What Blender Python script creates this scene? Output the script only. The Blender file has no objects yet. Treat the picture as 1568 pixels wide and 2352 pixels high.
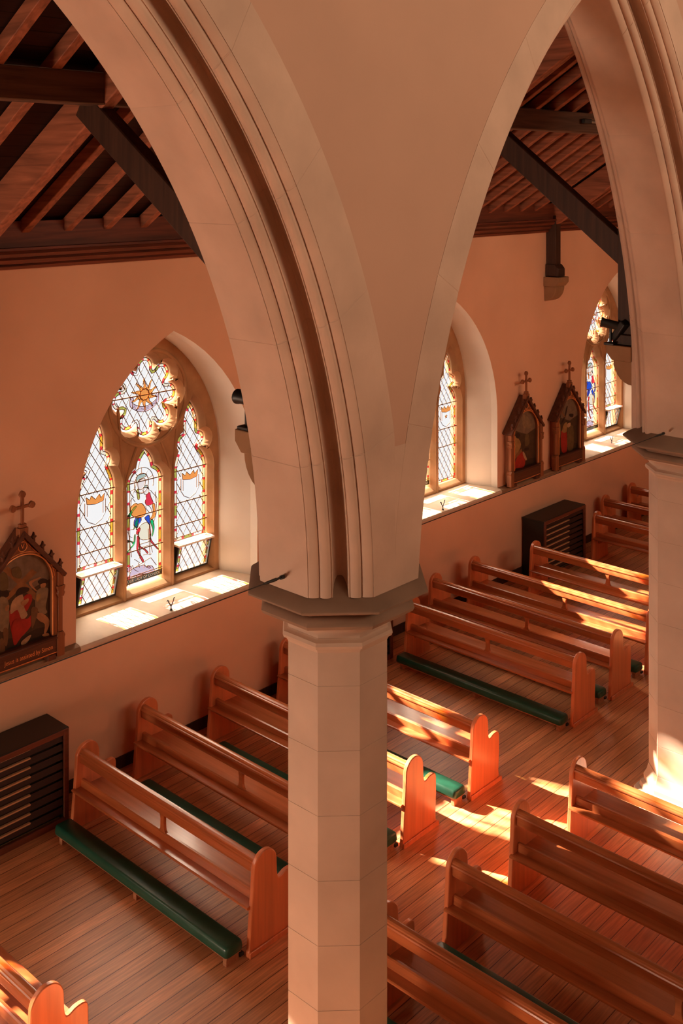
import bpy, bmesh, math, random
from mathutils import Vector, Matrix
random.seed(7)
R=math.radians
S=bpy.context.scene; COL=S.collection
# ------------------------------------------------------------------ materials
def mat(name,col,rough=.6,spec=.5,coat=0.0,build=None,metal=0.0):
    m=bpy.data.materials.new(name); m.use_nodes=True
    b=m.node_tree.nodes['Principled BSDF']
    b.inputs['Base Color'].default_value=(*col,1); b.inputs['Roughness'].default_value=rough
    b.inputs['Specular IOR Level'].default_value=spec; b.inputs['Metallic'].default_value=metal
    b.inputs['Coat Weight'].default_value=coat; b.inputs['Coat Roughness'].default_value=.15
    if build: build(m.node_tree,b,col)
    return m
def nd(nt,t,**k):
    n=nt.nodes.new(t)
    for a,v in k.items(): setattr(n,a,v)
    return n
def mottled(scale,amt,bump=0.0,bscale=60,stretch=(1,1,1)):
    def f(nt,b,col):
        tc=nd(nt,'ShaderNodeTexCoord'); mp=nd(nt,'ShaderNodeMapping'); mp.inputs['Scale'].default_value=stretch
        nt.links.new(tc.outputs['Object'],mp.inputs['Vector'])
        n=nd(nt,'ShaderNodeTexNoise'); n.inputs['Scale'].default_value=scale; n.inputs['Detail'].default_value=5
        nt.links.new(mp.outputs[0],n.inputs['Vector'])
        r=nd(nt,'ShaderNodeValToRGB'); r.color_ramp.elements[0].position=.3; r.color_ramp.elements[1].position=.72
        r.color_ramp.elements[0].color=(*[c*(1-amt) for c in col],1); r.color_ramp.elements[1].color=(*[min(1,c*(1+amt)) for c in col],1)
        nt.links.new(n.outputs['Fac'],r.inputs['Fac']); nt.links.new(r.outputs[0],b.inputs['Base Color'])
        if bump:
            n2=nd(nt,'ShaderNodeTexNoise'); n2.inputs['Scale'].default_value=bscale; n2.inputs['Detail'].default_value=4
            nt.links.new(mp.outputs[0],n2.inputs['Vector'])
            bp=nd(nt,'ShaderNodeBump'); bp.inputs['Strength'].default_value=bump; bp.inputs['Distance'].default_value=.01
            nt.links.new(n2.outputs['Fac'],bp.inputs['Height']); nt.links.new(bp.outputs[0],b.inputs['Normal'])
    return f
def grain(axis,amt=.35,scale=9,knots=True):
    st=[1,1,1]; st[axis]=.06
    def f(nt,b,col):
        tc=nd(nt,'ShaderNodeTexCoord'); mp=nd(nt,'ShaderNodeMapping'); mp.inputs['Scale'].default_value=st
        oi=nd(nt,'ShaderNodeObjectInfo')
        ad=nd(nt,'ShaderNodeVectorMath',operation='ADD'); sc=nd(nt,'ShaderNodeVectorMath',operation='SCALE'); sc.inputs['Scale'].default_value=1.0
        cm=nd(nt,'ShaderNodeCombineXYZ'); ml=nd(nt,'ShaderNodeMath',operation='MULTIPLY'); ml.inputs[1].default_value=37.
        nt.links.new(oi.outputs['Random'],ml.inputs[0])
        for i in range(3): nt.links.new(ml.outputs[0],cm.inputs[i])
        nt.links.new(tc.outputs['Object'],mp.inputs['Vector']); nt.links.new(mp.outputs[0],ad.inputs[0]); nt.links.new(cm.outputs[0],ad.inputs[1])
        n=nd(nt,'ShaderNodeTexNoise'); n.inputs['Scale'].default_value=scale*3; n.inputs['Detail'].default_value=6; n.inputs['Distortion'].default_value=.6
        nt.links.new(ad.outputs[0],n.inputs['Vector'])
        r=nd(nt,'ShaderNodeValToRGB'); r.color_ramp.elements[0].position=.32; r.color_ramp.elements[1].position=.7
        r.color_ramp.elements[0].color=(*[c*(1-amt) for c in col],1); r.color_ramp.elements[1].color=(*[min(1,c*(1+amt*.6)) for c in col],1)
        nt.links.new(n.outputs['Fac'],r.inputs['Fac']); nt.links.new(r.outputs[0],b.inputs['Base Color'])
        bp=nd(nt,'ShaderNodeBump'); bp.inputs['Strength'].default_value=.06; bp.inputs['Distance'].default_value=.004
        nt.links.new(n.outputs['Fac'],bp.inputs['Height']); nt.links.new(bp.outputs[0],b.inputs['Normal'])
    return f
def planks(width,length,gap=.005,along_y=True,amt=.3):
    def f(nt,b,col):
        tc=nd(nt,'ShaderNodeTexCoord'); sp=nd(nt,'ShaderNodeSeparateXYZ'); nt.links.new(tc.outputs['Object'],sp.inputs[0])
        cx=nd(nt,'ShaderNodeCombineXYZ')
        a,c=(1,0) if along_y else (0,1)
        nt.links.new(sp.outputs[a],cx.inputs[0]); nt.links.new(sp.outputs[c],cx.inputs[1])
        br=nd(nt,'ShaderNodeTexBrick'); br.offset=.37; br.offset_frequency=2
        br.inputs['Scale'].default_value=1; br.inputs['Brick Width'].default_value=length; br.inputs['Row Height'].default_value=width
        br.inputs['Mortar Size'].default_value=gap; br.inputs['Mortar Smooth'].default_value=.2; br.inputs['Bias'].default_value=0
        br.inputs['Color1'].default_value=(*[x*(1-amt) for x in col],1); br.inputs['Color2'].default_value=(*[min(1,x*(1+amt)) for x in col],1)
        br.inputs['Mortar'].default_value=(col[0]*.20,col[1]*.15,col[2]*.13,1)
        nt.links.new(cx.outputs[0],br.inputs['Vector'])
        mp=nd(nt,'ShaderNodeMapping'); mp.inputs['Scale'].default_value=(1.2,22,1); nt.links.new(cx.outputs[0],mp.inputs['Vector'])
        n=nd(nt,'ShaderNodeTexNoise'); n.inputs['Scale'].default_value=2.2; n.inputs['Detail'].default_value=6; nt.links.new(mp.outputs[0],n.inputs['Vector'])
        n2=nd(nt,'ShaderNodeTexNoise'); n2.inputs['Scale'].default_value=1.1; n2.inputs['Detail'].default_value=3; nt.links.new(tc.outputs['Object'],n2.inputs['Vector'])
        r=nd(nt,'ShaderNodeMapRange'); r.inputs['From Min'].default_value=.3; r.inputs['From Max'].default_value=.7; r.inputs['To Min'].default_value=.72; r.inputs['To Max'].default_value=1.18
        nt.links.new(n.outputs['Fac'],r.inputs['Value'])
        r2=nd(nt,'ShaderNodeMapRange'); r2.inputs['From Min'].default_value=.3; r2.inputs['From Max'].default_value=.7; r2.inputs['To Min'].default_value=.85; r2.inputs['To Max'].default_value=1.12
        nt.links.new(n2.outputs['Fac'],r2.inputs['Value'])
        m=nd(nt,'ShaderNodeMath',operation='MULTIPLY'); nt.links.new(r.outputs[0],m.inputs[0]); nt.links.new(r2.outputs[0],m.inputs[1])
        vm=nd(nt,'ShaderNodeVectorMath',operation='SCALE'); nt.links.new(br.outputs['Color'],vm.inputs[0]); nt.links.new(m.outputs[0],vm.inputs['Scale'])
        nt.links.new(vm.outputs[0],b.inputs['Base Color'])
        bp=nd(nt,'ShaderNodeBump'); bp.invert=True; bp.inputs['Strength'].default_value=.5; bp.inputs['Distance'].default_value=.004
        nt.links.new(br.outputs['Fac'],bp.inputs['Height']); nt.links.new(bp.outputs[0],b.inputs['Normal'])
    return f
def glassmat(name,col):
    m=bpy.data.materials.new(name); m.use_nodes=True; nt=m.node_tree; nt.nodes.clear()
    o=nd(nt,'ShaderNodeOutputMaterial'); t=nd(nt,'ShaderNodeBsdfTransparent'); t.inputs[0].default_value=(*col,1)
    g=nd(nt,'ShaderNodeBsdfGlossy'); g.inputs['Roughness'].default_value=.1; g.inputs[0].default_value=(.8,.8,.8,1)
    mx=nd(nt,'ShaderNodeMixShader'); mx.inputs[0].default_value=.04
    nt.links.new(t.outputs[0],mx.inputs[1]); nt.links.new(g.outputs[0],mx.inputs[2]); nt.links.new(mx.outputs[0],o.inputs[0])
    return m
M={}
M['floor']=mat('floorboards',(.74,.335,.155),.36,.5,build=planks(.15,60.0,.0042,amt=.22))
M['wall']=mat('peach_plaster',(.78,.455,.30),.85,.3,build=mottled(1.2,.05,.05,45))
M['reveal']=mat('cream_plaster',(.68,.62,.55),.8,.3,build=mottled(2,.04))
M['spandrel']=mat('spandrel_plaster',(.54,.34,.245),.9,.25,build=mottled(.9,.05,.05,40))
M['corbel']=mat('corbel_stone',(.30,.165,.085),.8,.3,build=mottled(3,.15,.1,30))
M['nave']=mat('nave_unseen_dark',(.10,.045,.025),.8)  # unseen nave surfaces, coloured dark to cut bounce onto the pillar
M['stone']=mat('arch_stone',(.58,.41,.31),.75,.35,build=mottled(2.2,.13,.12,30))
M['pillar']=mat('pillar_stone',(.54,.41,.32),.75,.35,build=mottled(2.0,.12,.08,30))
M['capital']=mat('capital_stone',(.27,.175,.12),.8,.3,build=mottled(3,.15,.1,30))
M['tracery']=mat('sandstone_tracery',(.40,.215,.105),.85,.3,build=mottled(4,.18,.1,40))
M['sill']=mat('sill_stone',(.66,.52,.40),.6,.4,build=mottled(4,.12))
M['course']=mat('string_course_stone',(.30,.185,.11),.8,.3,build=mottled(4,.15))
M['pew']=mat('varnished_pine',(.48,.135,.044),.25,.5,.35,build=grain(0,.20,6))
M['pewend']=mat('varnished_pine_end',(.70,.205,.082),.28,.5,.35,build=grain(2,.16,5))
M['kwood']=mat('kneeler_wood',(.38,.15,.07),.5,build=grain(0,.3,7))
M['green']=mat('green_vinyl',(.010,.065,.038),.33,.5,build=mottled(6,.15))
M['rafter']=mat('red_stained_rafter',(.34,.11,.055),.6,.35,build=grain(0,.45,6))
M['purlin']=mat('dark_stained_purlin',(.12,.055,.03),.6,.35,build=grain(1,.45,6))
M['roofdark']=mat('dark_roof_timber',(.055,.022,.012),.55,.35,build=grain(2,.4,6))
M['boards']=mat('ceiling_boards',(.035,.011,.007),.7,.2,build=planks(.16,6.0,.004,True,.25))
M['cornice']=mat('cornice_wood',(.15,.035,.015),.5,.4,build=grain(1,.35,7))
M['heater']=mat('heater_case_paint',(.014,.012,.009),.5)
M['hframe']=mat('heater_frame_wood',(.16,.04,.018),.5,build=grain(1,.3,7))
M['slat']=mat('heater_slat_wood',(.03,.009,.006),.55)
M['slatlit']=mat('heater_slat_lit_edge',(.62,.34,.18),.5)  # pale colour for the light caught on slat edges
M['stframe']=mat('station_carved_wood',(.27,.085,.030),.5,.4,build=grain(2,.3,8))
M['stdark']=mat('station_dark_wood',(.10,.028,.012),.5,.4,build=grain(1,.3,8))
M['gold']=mat('gilding',(.75,.28,.09),.35,.5,metal=.3)
for n,c in dict(p_sky=(.17,.115,.075),p_hill=(.055,.03,.015),p_ground=(.025,.014,.008),p_wood=(.24,.10,.035),p_red=(.34,.018,.012),p_pale=(.42,.25,.14),p_dark=(.02,.009,.006),p_flesh=(.38,.17,.075),p_grey=(.22,.15,.085),p_brown=(.15,.07,.03),p_olive=(.12,.075,.03),p_ochre=(.30,.17,.06)).items(): M[n]=mat('paint_'+n[2:],c,.5,.3,build=mottled(14,.22))
M['iron']=mat('dark_iron',(.02,.018,.016),.5,.5,metal=.2)
M['black']=mat('black_metal',(.012,.012,.012),.45)
M['lens']=mat('lamp_glass',(.35,.26,.20),.3)
M['cable']=mat('twisted_cable',(.20,.13,.09),.7)
M['ventwhite']=mat('vent_ledge_paint',(.75,.70,.64),.6)
M['lead']=mat('lead_came',(.13,.06,.025),.6)
M['bar']=mat('saddle_bar',(.25,.12,.05),.6)
for n,c in dict(g_clear=(.97,.97,.97),g_red=(.80,.045,.09),g_olive=(.45,.47,.10),g_pale=(.95,.88,.70),g_orange=(.95,.36,.09),g_blue=(.03,.10,.68),g_green=(.01,.55,.20),g_mauve=(.74,.60,.74),g_pink=(.78,.45,.55),g_cap=(.42,.55,.52),g_skin=(.93,.84,.82),g_band=(.03,.05,.05)).items(): M[n]=glassmat('glass_'+n[2:],c)

# ------------------------------------------------------------------ mesh builder
class MB:
    def __init__(s): s.v=[]; s.f=[]; s.m=[]
    def add(s,vs,fs,mi=0,M=None):
        k=len(s.v)
        s.v+= [tuple(M@Vector(v)) if M else tuple(v) for v in vs]
        for f in fs: s.f.append(tuple(k+i for i in f)); s.m.append(mi)
        return s
    def box(s,a,b,mi=0,M=None):
        x0,y0,z0=a; x1,y1,z1=b
        return s.add([(x0,y0,z0),(x1,y0,z0),(x1,y1,z0),(x0,y1,z0),(x0,y0,z1),(x1,y0,z1),(x1,y1,z1),(x0,y1,z1)],
              [(0,3,2,1),(4,5,6,7),(0,1,5,4),(1,2,6,5),(2,3,7,6),(3,0,4,7)],mi,M)
    def prism(s,poly,axis,a,b,mi=0,M=None):
        n=len(poly)
        def p(q,t):
            return (t,q[0],q[1]) if axis==0 else ((q[0],t,q[1]) if axis==1 else (q[0],q[1],t))
        vs=[p(q,a) for q in poly]+[p(q,b) for q in poly]
        fs=[tuple(range(n)),tuple(range(2*n-1,n-1,-1))]+[(i,i+n,(i+1)%n+n,(i+1)%n) for i in range(n)]
        return s.add(vs,fs,mi,M)
    def loft(s,rings,closed=True,cap=True,mi=0):
        n=len(rings[0]); vs=[p for r in rings for p in r]; fs=[]
        for j in range(len(rings)-1):
            for i in range(n if closed else n-1):
                k=(i+1)%n
                fs.append((j*n+i,j*n+k,(j+1)*n+k,(j+1)*n+i))
        if cap and closed:
            fs.append(tuple(range(n-1,-1,-1))); fs.append(tuple((len(rings)-1)*n+i for i in range(n)))
        return s.add(vs,fs,mi)
    def tube(s,pts,r,n=8,mi=0,cap=True):
        rings=[]; P=[Vector(p) for p in pts]
        for i,p in enumerate(P):
            d=(P[min(i+1,len(P)-1)]-P[max(i-1,0)]).normalized()
            u=d.cross(Vector((0,0,1)));
            if u.length<.05: u=d.cross(Vector((1,0,0)))
            u.normalize(); w=d.cross(u); rr=r[i] if isinstance(r,(list,tuple)) else r
            rings.append([tuple(p+u*rr*math.cos(2*math.pi*k/n)+w*rr*math.sin(2*math.pi*k/n)) for k in range(n)])
        return s.loft(rings,True,cap,mi)
    def lathe(s,prof,n=16,c=(0,0),a0=0,mi=0,cap=True):
        return s.loft([[(c[0]+r*math.cos(R(a0)+2*math.pi*k/n),c[1]+r*math.sin(R(a0)+2*math.pi*k/n),z) for k in range(n)] for r,z in prof],True,cap,mi)
    def sphere(s,c,r,n=10,mi=0):
        return s.lathe([(max(1e-4,r*math.sin(math.pi*i/n)),c[2]-r*math.cos(math.pi*i/n)) for i in range(n+1)],n*2,(c[0],c[1]),0,mi,True)
    def build(s,name,mats,parent=None,bevel=0,seg=2,smooth=35,recalc=True):
        me=bpy.data.meshes.new(name); me.from_pydata(s.v,[],s.f); 
        if not isinstance(mats,(list,tuple)): mats=[mats]
        for m in mats: me.materials.append(m)
        me.polygons.foreach_set('material_index',s.m)
        if recalc:
            bm=bmesh.new(); bm.from_mesh(me); bmesh.ops.remove_doubles(bm,verts=bm.verts,dist=1e-5); bmesh.ops.recalc_face_normals(bm,faces=bm.faces); bm.to_mesh(me); bm.free()
        if smooth:
            me.polygons.foreach_set('use_smooth',[True]*len(me.polygons)); me.set_sharp_from_angle(angle=R(smooth))
        me.update()
        o=bpy.data.objects.new(name,me); COL.objects.link(o)
        if parent: o.parent=parent
        if bevel:
            b=o.modifiers.new('bevel','BEVEL'); b.width=bevel; b.segments=seg; b.limit_method='ANGLE'; b.angle_limit=R(40); b.harden_normals=False
        return o
def thing(name,label,cat,loc=(0,0,0),group=None):
    o=bpy.data.objects.new(name,None); COL.objects.link(o); o.location=loc; o.empty_display_size=.1
    o['label']=label; o['category']=cat
    if group: o['group']=group
    return o
def tag(o,label,cat,group=None):
    o['label']=label; o['category']=cat
    if group: o['group']=group
    return o
def structure(o): o['kind']='structure'; return o
def dup(root,loc,label):
    r=root.copy(); COL.objects.link(r); r.location=loc; r['label']=label
    for ch in list(root.children):
        c=ch.copy(); COL.objects.link(c); c.parent=r
        for g in list(ch.children):
            d=g.copy(); COL.objects.link(d); d.parent=c
    return r
def smooth_poly(p,k=2,closed=True):
    for _ in range(k):
        q=[]; n=len(p)
        for i in range(n if closed else n-1):
            a=p[i]; b=p[(i+1)%n]
            q+= [(a[0]*.75+b[0]*.25,a[1]*.75+b[1]*.25),(a[0]*.25+b[0]*.75,a[1]*.25+b[1]*.75)]
        if not closed: q=[p[0]]+q+[p[-1]]
        p=q
    return p
def spline_poly(p,k=3):
    # closed curve passing through every given point
    n=len(p); q=[]
    for i in range(n):
        a,b,c,d=p[i-1],p[i],p[(i+1)%n],p[(i+2)%n]
        for j in range(k):
            t=j/k; t2=t*t; t3=t2*t
            q.append(tuple(.5*((2*b[m])+(-a[m]+c[m])*t+(2*a[m]-5*b[m]+4*c[m]-d[m])*t2+(-a[m]+3*b[m]-3*c[m]+d[m])*t3) for m in (0,1)))
    return q
def spline_poly_open(p): return [p[0]]+smooth_poly(p,2,False)[1:-1]+[p[-1]]
def fill_curve(loops,half=0.0,bevel=0.0):
    """2-D outline with holes -> list of verts (u,v,w) and faces"""
    cu=bpy.data.curves.new('tmp','CURVE'); cu.dimensions='2D'; cu.fill_mode='BOTH' if half else 'FRONT'
    cu.extrude=max(0,half-bevel); cu.bevel_depth=bevel; cu.bevel_resolution=2; cu.offset=-bevel
    for i,l in enumerate(loops):
        area=sum(l[j][0]*l[(j+1)%len(l)][1]-l[(j+1)%len(l)][0]*l[j][1] for j in range(len(l)))
        if (area<0)==(i==0): l=l[::-1]
        sp=cu.splines.new('POLY'); sp.points.add(len(l)-1); sp.use_cyclic_u=True
        for p,q in zip(sp.points,l): p.co=(q[0],q[1],0,1)
    ob=bpy.data.objects.new('tmp',cu); COL.objects.link(ob); bpy.context.view_layer.update()
    dg=bpy.context.evaluated_depsgraph_get(); me=bpy.data.meshes.new_from_object(ob.evaluated_get(dg))
    vs=[tuple(v.co) for v in me.vertices]; fs=[tuple(p.vertices) for p in me.polygons]
    bpy.data.objects.remove(ob); bpy.data.curves.remove(cu); bpy.data.meshes.remove(me)
    return vs,fs
def text_mesh(txt,size,extrude=0.0):
    cu=bpy.data.curves.new('tmp','FONT'); cu.body=txt; cu.size=size; cu.align_x='CENTER'; cu.align_y='CENTER'; cu.extrude=extrude; cu.resolution_u=3
    ob=bpy.data.objects.new('tmp',cu); COL.objects.link(ob); bpy.context.view_layer.update()
    dg=bpy.context.evaluated_depsgraph_get(); me=bpy.data.meshes.new_from_object(ob.evaluated_get(dg))
    vs=[tuple(v.co) for v in me.vertices]; fs=[tuple(p.vertices) for p in me.polygons]
    bpy.data.objects.remove(ob); bpy.data.curves.remove(cu); bpy.data.meshes.remove(me)
    return vs,fs
MADONNA=[('cap', [(-0.151, 3.162), (-0.146, 3.207), (-0.094, 3.218), (-0.001, 3.211), (0.01, 3.184), (-0.043, 3.165), (-0.105, 3.152), (-0.131, 3.124), (-0.151, 3.128)]), ('skin', [(-0.126, 3.106), (-0.115, 3.137), (-0.074, 3.15), (-0.016, 3.151), (-0.006, 3.098), (-0.027, 3.051), (-0.074, 3.023), (-0.11, 3.039)]), ('hair', [(-0.141, 3.029), (-0.115, 3.032), (-0.094, 2.922), (-0.12, 2.906), (-0.136, 2.973)]), ('skin', [(-0.043, 3.016), (-0.022, 3.037), (0.036, 3.025), (0.052, 2.983), (0.02, 2.943), (-0.022, 2.957)]), ('cap', [(-0.032, 3.039), (-0.011, 3.061), (0.031, 3.052), (0.046, 3.006), (0.01, 3.035)]), ('rose', [(0.004, 2.934), (0.062, 2.96), (0.078, 2.905), (0.118, 2.82), (0.094, 2.799), (0.02, 2.801), (-0.011, 2.857), (0.01, 2.899)]), ('orange', [(-0.156, 2.868), (-0.126, 2.848), (-0.069, 2.848), (-0.022, 2.8), (0.004, 2.73), (-0.011, 2.691), (-0.074, 2.667), (-0.156, 2.686), (-0.218, 2.73), (-0.233, 2.784), (-0.228, 2.841)]), ('orange', [(0.104, 2.789), (0.136, 2.803), (0.152, 2.739), (0.152, 2.637), (0.094, 2.607), (0.073, 2.621), (0.104, 2.665), (0.115, 2.726)]), ('green', [(-0.284, 2.728), (-0.233, 2.784), (-0.187, 2.824), (-0.146, 2.832), (-0.156, 2.809), (-0.198, 2.776), (-0.223, 2.74), (-0.244, 2.711)]), ('blue', [(-0.177, 2.662), (-0.146, 2.68), (-0.074, 2.663), (-0.074, 2.621), (-0.115, 2.588), (-0.126, 2.553), (-0.182, 2.583)]), ('green', [(-0.151, 2.66), (-0.115, 2.668), (-0.12, 2.598), (-0.146, 2.528), (-0.156, 2.577), (-0.187, 2.538), (-0.182, 2.57)]), ('blue', [(-0.016, 2.654), (0.052, 2.672), (0.068, 2.588), (0.057, 2.548), (0.01, 2.61)]), ('grey', [(-0.094, 2.558), (0.02, 2.586), (0.062, 2.525), (0.073, 2.373), (-0.094, 2.401)]), ('red', [(-0.136, 2.53), (-0.1, 2.546), (-0.084, 2.522), (-0.115, 2.47), (-0.146, 2.473)]), ('green', [(0.078, 2.598), (0.115, 2.594), (0.136, 2.495), (0.115, 2.406), (0.094, 2.389), (0.11, 2.471), (0.078, 2.564)]), ('red', [(0.057, 2.539), (0.07, 2.523), (0.078, 2.351), (0.065, 2.375)]), ('red', [(-0.131, 2.448), (-0.105, 2.421), (-0.094, 2.334), (-0.074, 2.294), (-0.011, 2.253), (0.036, 2.199), (0.025, 2.185), (-0.022, 2.243), (-0.084, 2.284), (-0.107, 2.328), (-0.12, 2.272), (-0.1, 2.225), (-0.032, 2.114), (-0.048, 2.093), (-0.115, 2.216), (-0.141, 2.278), (-0.136, 2.386)]), ('red', [(0.068, 2.421), (0.086, 2.353), (0.126, 2.292), (0.195, 2.21), (0.19, 2.198), (0.115, 2.281), (0.068, 2.336)]), ('green', [(-0.279, 2.43), (-0.223, 2.403), (-0.187, 2.386), (-0.177, 2.468), (-0.162, 2.468), (-0.167, 2.381), (-0.198, 2.334), (-0.249, 2.305), (-0.294, 2.258), (-0.289, 2.282), (-0.233, 2.33), (-0.198, 2.359), (-0.233, 2.397), (-0.274, 2.399)]), ('mauve', [(-0.284, 1.929), (-0.233, 2.02), (-0.208, 2.051), (-0.146, 2.055), (-0.074, 2.057), (-0.022, 2.052), (0.01, 2.018), (0.052, 2.02), (0.104, 2.002), (0.131, 1.927), (-0.043, 1.939), (-0.126, 1.949), (-0.233, 1.94)]), ('pink', [(-0.279, 2.078), (-0.233, 2.091), (-0.223, 2.051), (-0.274, 2.026)]), ('pink', [(0.01, 2.018), (0.041, 2.027), (0.078, 1.992), (0.052, 1.99)]), ('pink', [(-0.151, 1.926), (-0.115, 1.959), (-0.053, 1.95), (-0.022, 1.916)]), ('BAND', [(-0.294, 1.898), (0.195, 1.901), (0.195, 1.858), (-0.294, 1.865)]), ('TEXT', [(-0.226, 1.879), (0.11, 1.868), (-0.226, 1.904)]), ('HALO', [(-0.21, 3.119), (-0.187, 3.203), (-0.115, 3.26), (-0.048, 3.265), (0.02, 3.228), (0.041, 3.156), (0.046, 3.1)]), ('RING', [(-0.264, 3.126), (-0.213, 3.275), (-0.032, 3.332), (0.115, 3.227), (0.131, 3.129)])]
ST1=[('PIC', [(0.389, 0.282), (0.389, 0.935), (0.335, 1.044), (0.196, 1.164), (0.049, 1.23), (-0.246, 1.105)]), ('FR', [(0.53, 0.964), (0.055, 1.469), (0.553, 0.031), (0.465, 0.078), (0.465, 0.173), (-0.246, 0.232), (-0.246, 0.123), (0.055, 1.344), (0.112, 1.33)]), ('wood', [(-0.206, 1.122), (-0.145, 1.151), (0.302, 0.648), (0.238, 0.628)]), ('wood', [(0.143, 1.047), (0.207, 0.993), (-0.226, 0.735), (-0.266, 0.774)]), ('red', [(-0.135, 0.663), (-0.013, 0.655), (0.07, 0.519), (0.143, 0.544), (0.133, 0.426), (0.008, 0.335), (-0.064, 0.274), (-0.095, 0.385)]), ('red', [(0.049, 0.776), (0.133, 0.771), (0.143, 0.693), (0.07, 0.594), (0.039, 0.658)]), ('pale', [(-0.095, 0.761), (0.029, 0.8), (0.049, 0.655), (0.091, 0.56), (0.018, 0.535), (-0.033, 0.652), (-0.115, 0.63)]), ('dark', [(-0.054, 0.842), (-0.002, 0.883), (0.102, 0.854), (0.102, 0.817), (0.029, 0.809), (-0.043, 0.802)]), ('dark', [(0.217, 0.887), (0.27, 0.91), (0.335, 0.874), (0.324, 0.83), (0.249, 0.85)]), ('flesh', [(0.249, 0.85), (0.319, 0.841), (0.302, 0.798), (0.26, 0.801)]), ('grey', [(0.207, 0.797), (0.335, 0.789), (0.345, 0.72), (0.313, 0.579), (0.335, 0.516), (0.27, 0.516), (0.186, 0.616)]), ('flesh', [(0.102, 0.91), (0.196, 0.93), (0.26, 0.923), (0.186, 0.905), (0.143, 0.88), (0.207, 0.787), (0.164, 0.818)]), ('flesh', [(0.164, 0.547), (0.27, 0.525), (0.367, 0.412), (0.319, 0.294), (0.292, 0.293), (0.302, 0.394), (0.238, 0.45)]), ('brown', [(0.143, 0.628), (0.217, 0.588), (0.186, 0.466), (0.143, 0.395), (0.133, 0.538)]), ('dark', [(-0.246, 0.914), (-0.186, 0.925), (-0.135, 0.865), (-0.155, 0.825), (-0.246, 0.841)]), ('grey', [(-0.256, 0.826), (-0.166, 0.818), (-0.135, 0.709), (-0.145, 0.483), (-0.256, 0.508)]), ('brown', [(-0.206, 0.493), (-0.145, 0.474), (-0.155, 0.322), (-0.186, 0.322)]), ('olive', [(-0.256, 1.089), (-0.166, 1.083), (-0.145, 0.913), (-0.256, 0.935)]), ('olive', [(-0.105, 1.104), (-0.023, 1.119), (0.018, 1.034), (-0.002, 0.984), (-0.084, 1.025)]),('flesh', [(0.01, 0.722), (0.093, 0.741), (0.096, 0.704), (0.051, 0.675), (0.017, 0.689)]),('flesh', [(-0.179, 0.729), (-0.135, 0.735), (-0.141, 0.689), (-0.175, 0.679)]),('red', [(-0.097, 0.527), (-0.016, 0.553), (0.005, 0.451), (-0.046, 0.391), (-0.087, 0.429)]),('pale', [(0.01, 0.291), (0.087, 0.328), (0.134, 0.33), (0.087, 0.268), (0.025, 0.246)]),('flesh', [(0.267, 0.291), (0.332, 0.29), (0.375, 0.255), (0.288, 0.265)]),('dark', [(0.353, 0.278), (0.386, 0.282), (0.386, 0.253), (0.364, 0.247)]),('ochre', [(0.192, 0.742), (0.246, 0.751), (0.235, 0.696), (0.203, 0.67)]),('brown', [(-0.266, 0.379), (-0.207, 0.4), (-0.187, 0.257), (-0.266, 0.267)])]
ST2=[('PIC', [(0.22, 0.293), (0.237, 0.959), (0.137, 1.104), (-0.011, 1.246), (-0.351, 0.977)]), ('red', [(-0.239, 0.445), (-0.093, 0.544), (0.038, 0.465), (0.005, 0.262), (-0.239, 0.282), (-0.335, 0.265)]), ('ochre', [(-0.383, 0.83), (-0.223, 0.82), (-0.093, 0.67), (-0.207, 0.529), (-0.399, 0.529)]), ('dark', [(-0.271, 0.855), (-0.223, 0.892), (-0.142, 0.869), (-0.126, 0.821), (-0.207, 0.79)]), ('wood', [(-0.399, 0.475), (-0.077, 0.595), (-0.06, 0.538), (-0.367, 0.415)]), ('olive', [(0.038, 0.801), (0.137, 0.812), (0.17, 0.641), (0.038, 0.619)]), ('grey', [(-0.028, 1.176), (0.187, 1.05), (0.204, 0.91), (-0.028, 0.958)]), ('pale', [(-0.011, 0.528), (0.088, 0.382), (0.038, 0.374), (-0.044, 0.498)]), ('dark', [(0.005, 0.58), (0.137, 0.574), (0.137, 0.528), (0.022, 0.541)])]
ST3=[('PIC', [(0.193, 0.316), (0.246, 0.988), (-0.003, 1.267)]), ('red', [(-0.213, 0.665), (-0.02, 0.623), (-0.02, 0.271), (-0.195, 0.304)]), ('ochre', [(-0.126, 0.779), (-0.003, 0.796), (-0.02, 0.632), (-0.178, 0.65)]), ('dark', [(-0.038, 1.079), (0.015, 1.089), (-0.073, 0.9), (-0.213, 0.794), (-0.23, 0.824), (-0.091, 0.948)]), ('wood', [(-0.265, 1.077), (-0.23, 1.09), (-0.073, 0.918), (-0.108, 0.905)]), ('ochre', [(-0.368, 0.82), (-0.248, 0.809), (-0.248, 0.561), (-0.351, 0.671)]), ('olive', [(0.015, 0.682), (0.21, 0.686), (0.21, 0.294), (0.015, 0.293)]), ('dark', [(-0.282, 0.998), (-0.23, 0.989), (-0.23, 0.934), (-0.282, 0.943)]), ('dark', [(0.068, 0.942), (0.21, 0.919), (0.193, 0.866), (0.086, 0.892)]), ('pale', [(-0.003, 0.768), (0.103, 0.778), (0.103, 0.713), (0.015, 0.7)])]

# ------------------------------------------------------------------ layout numbers
BAY=5.58; WY=[2.90,8.475,14.06,19.65]            # window centres along the aisle wall (x=0)
PX=5.28; PY=[5.77,11.45]                            # arcade pillars
ZC=4.157; HB=.549; CH=.315                          # capital top, half block, moulded chamfer
Y0,Y1=-8.0,25.0
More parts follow.
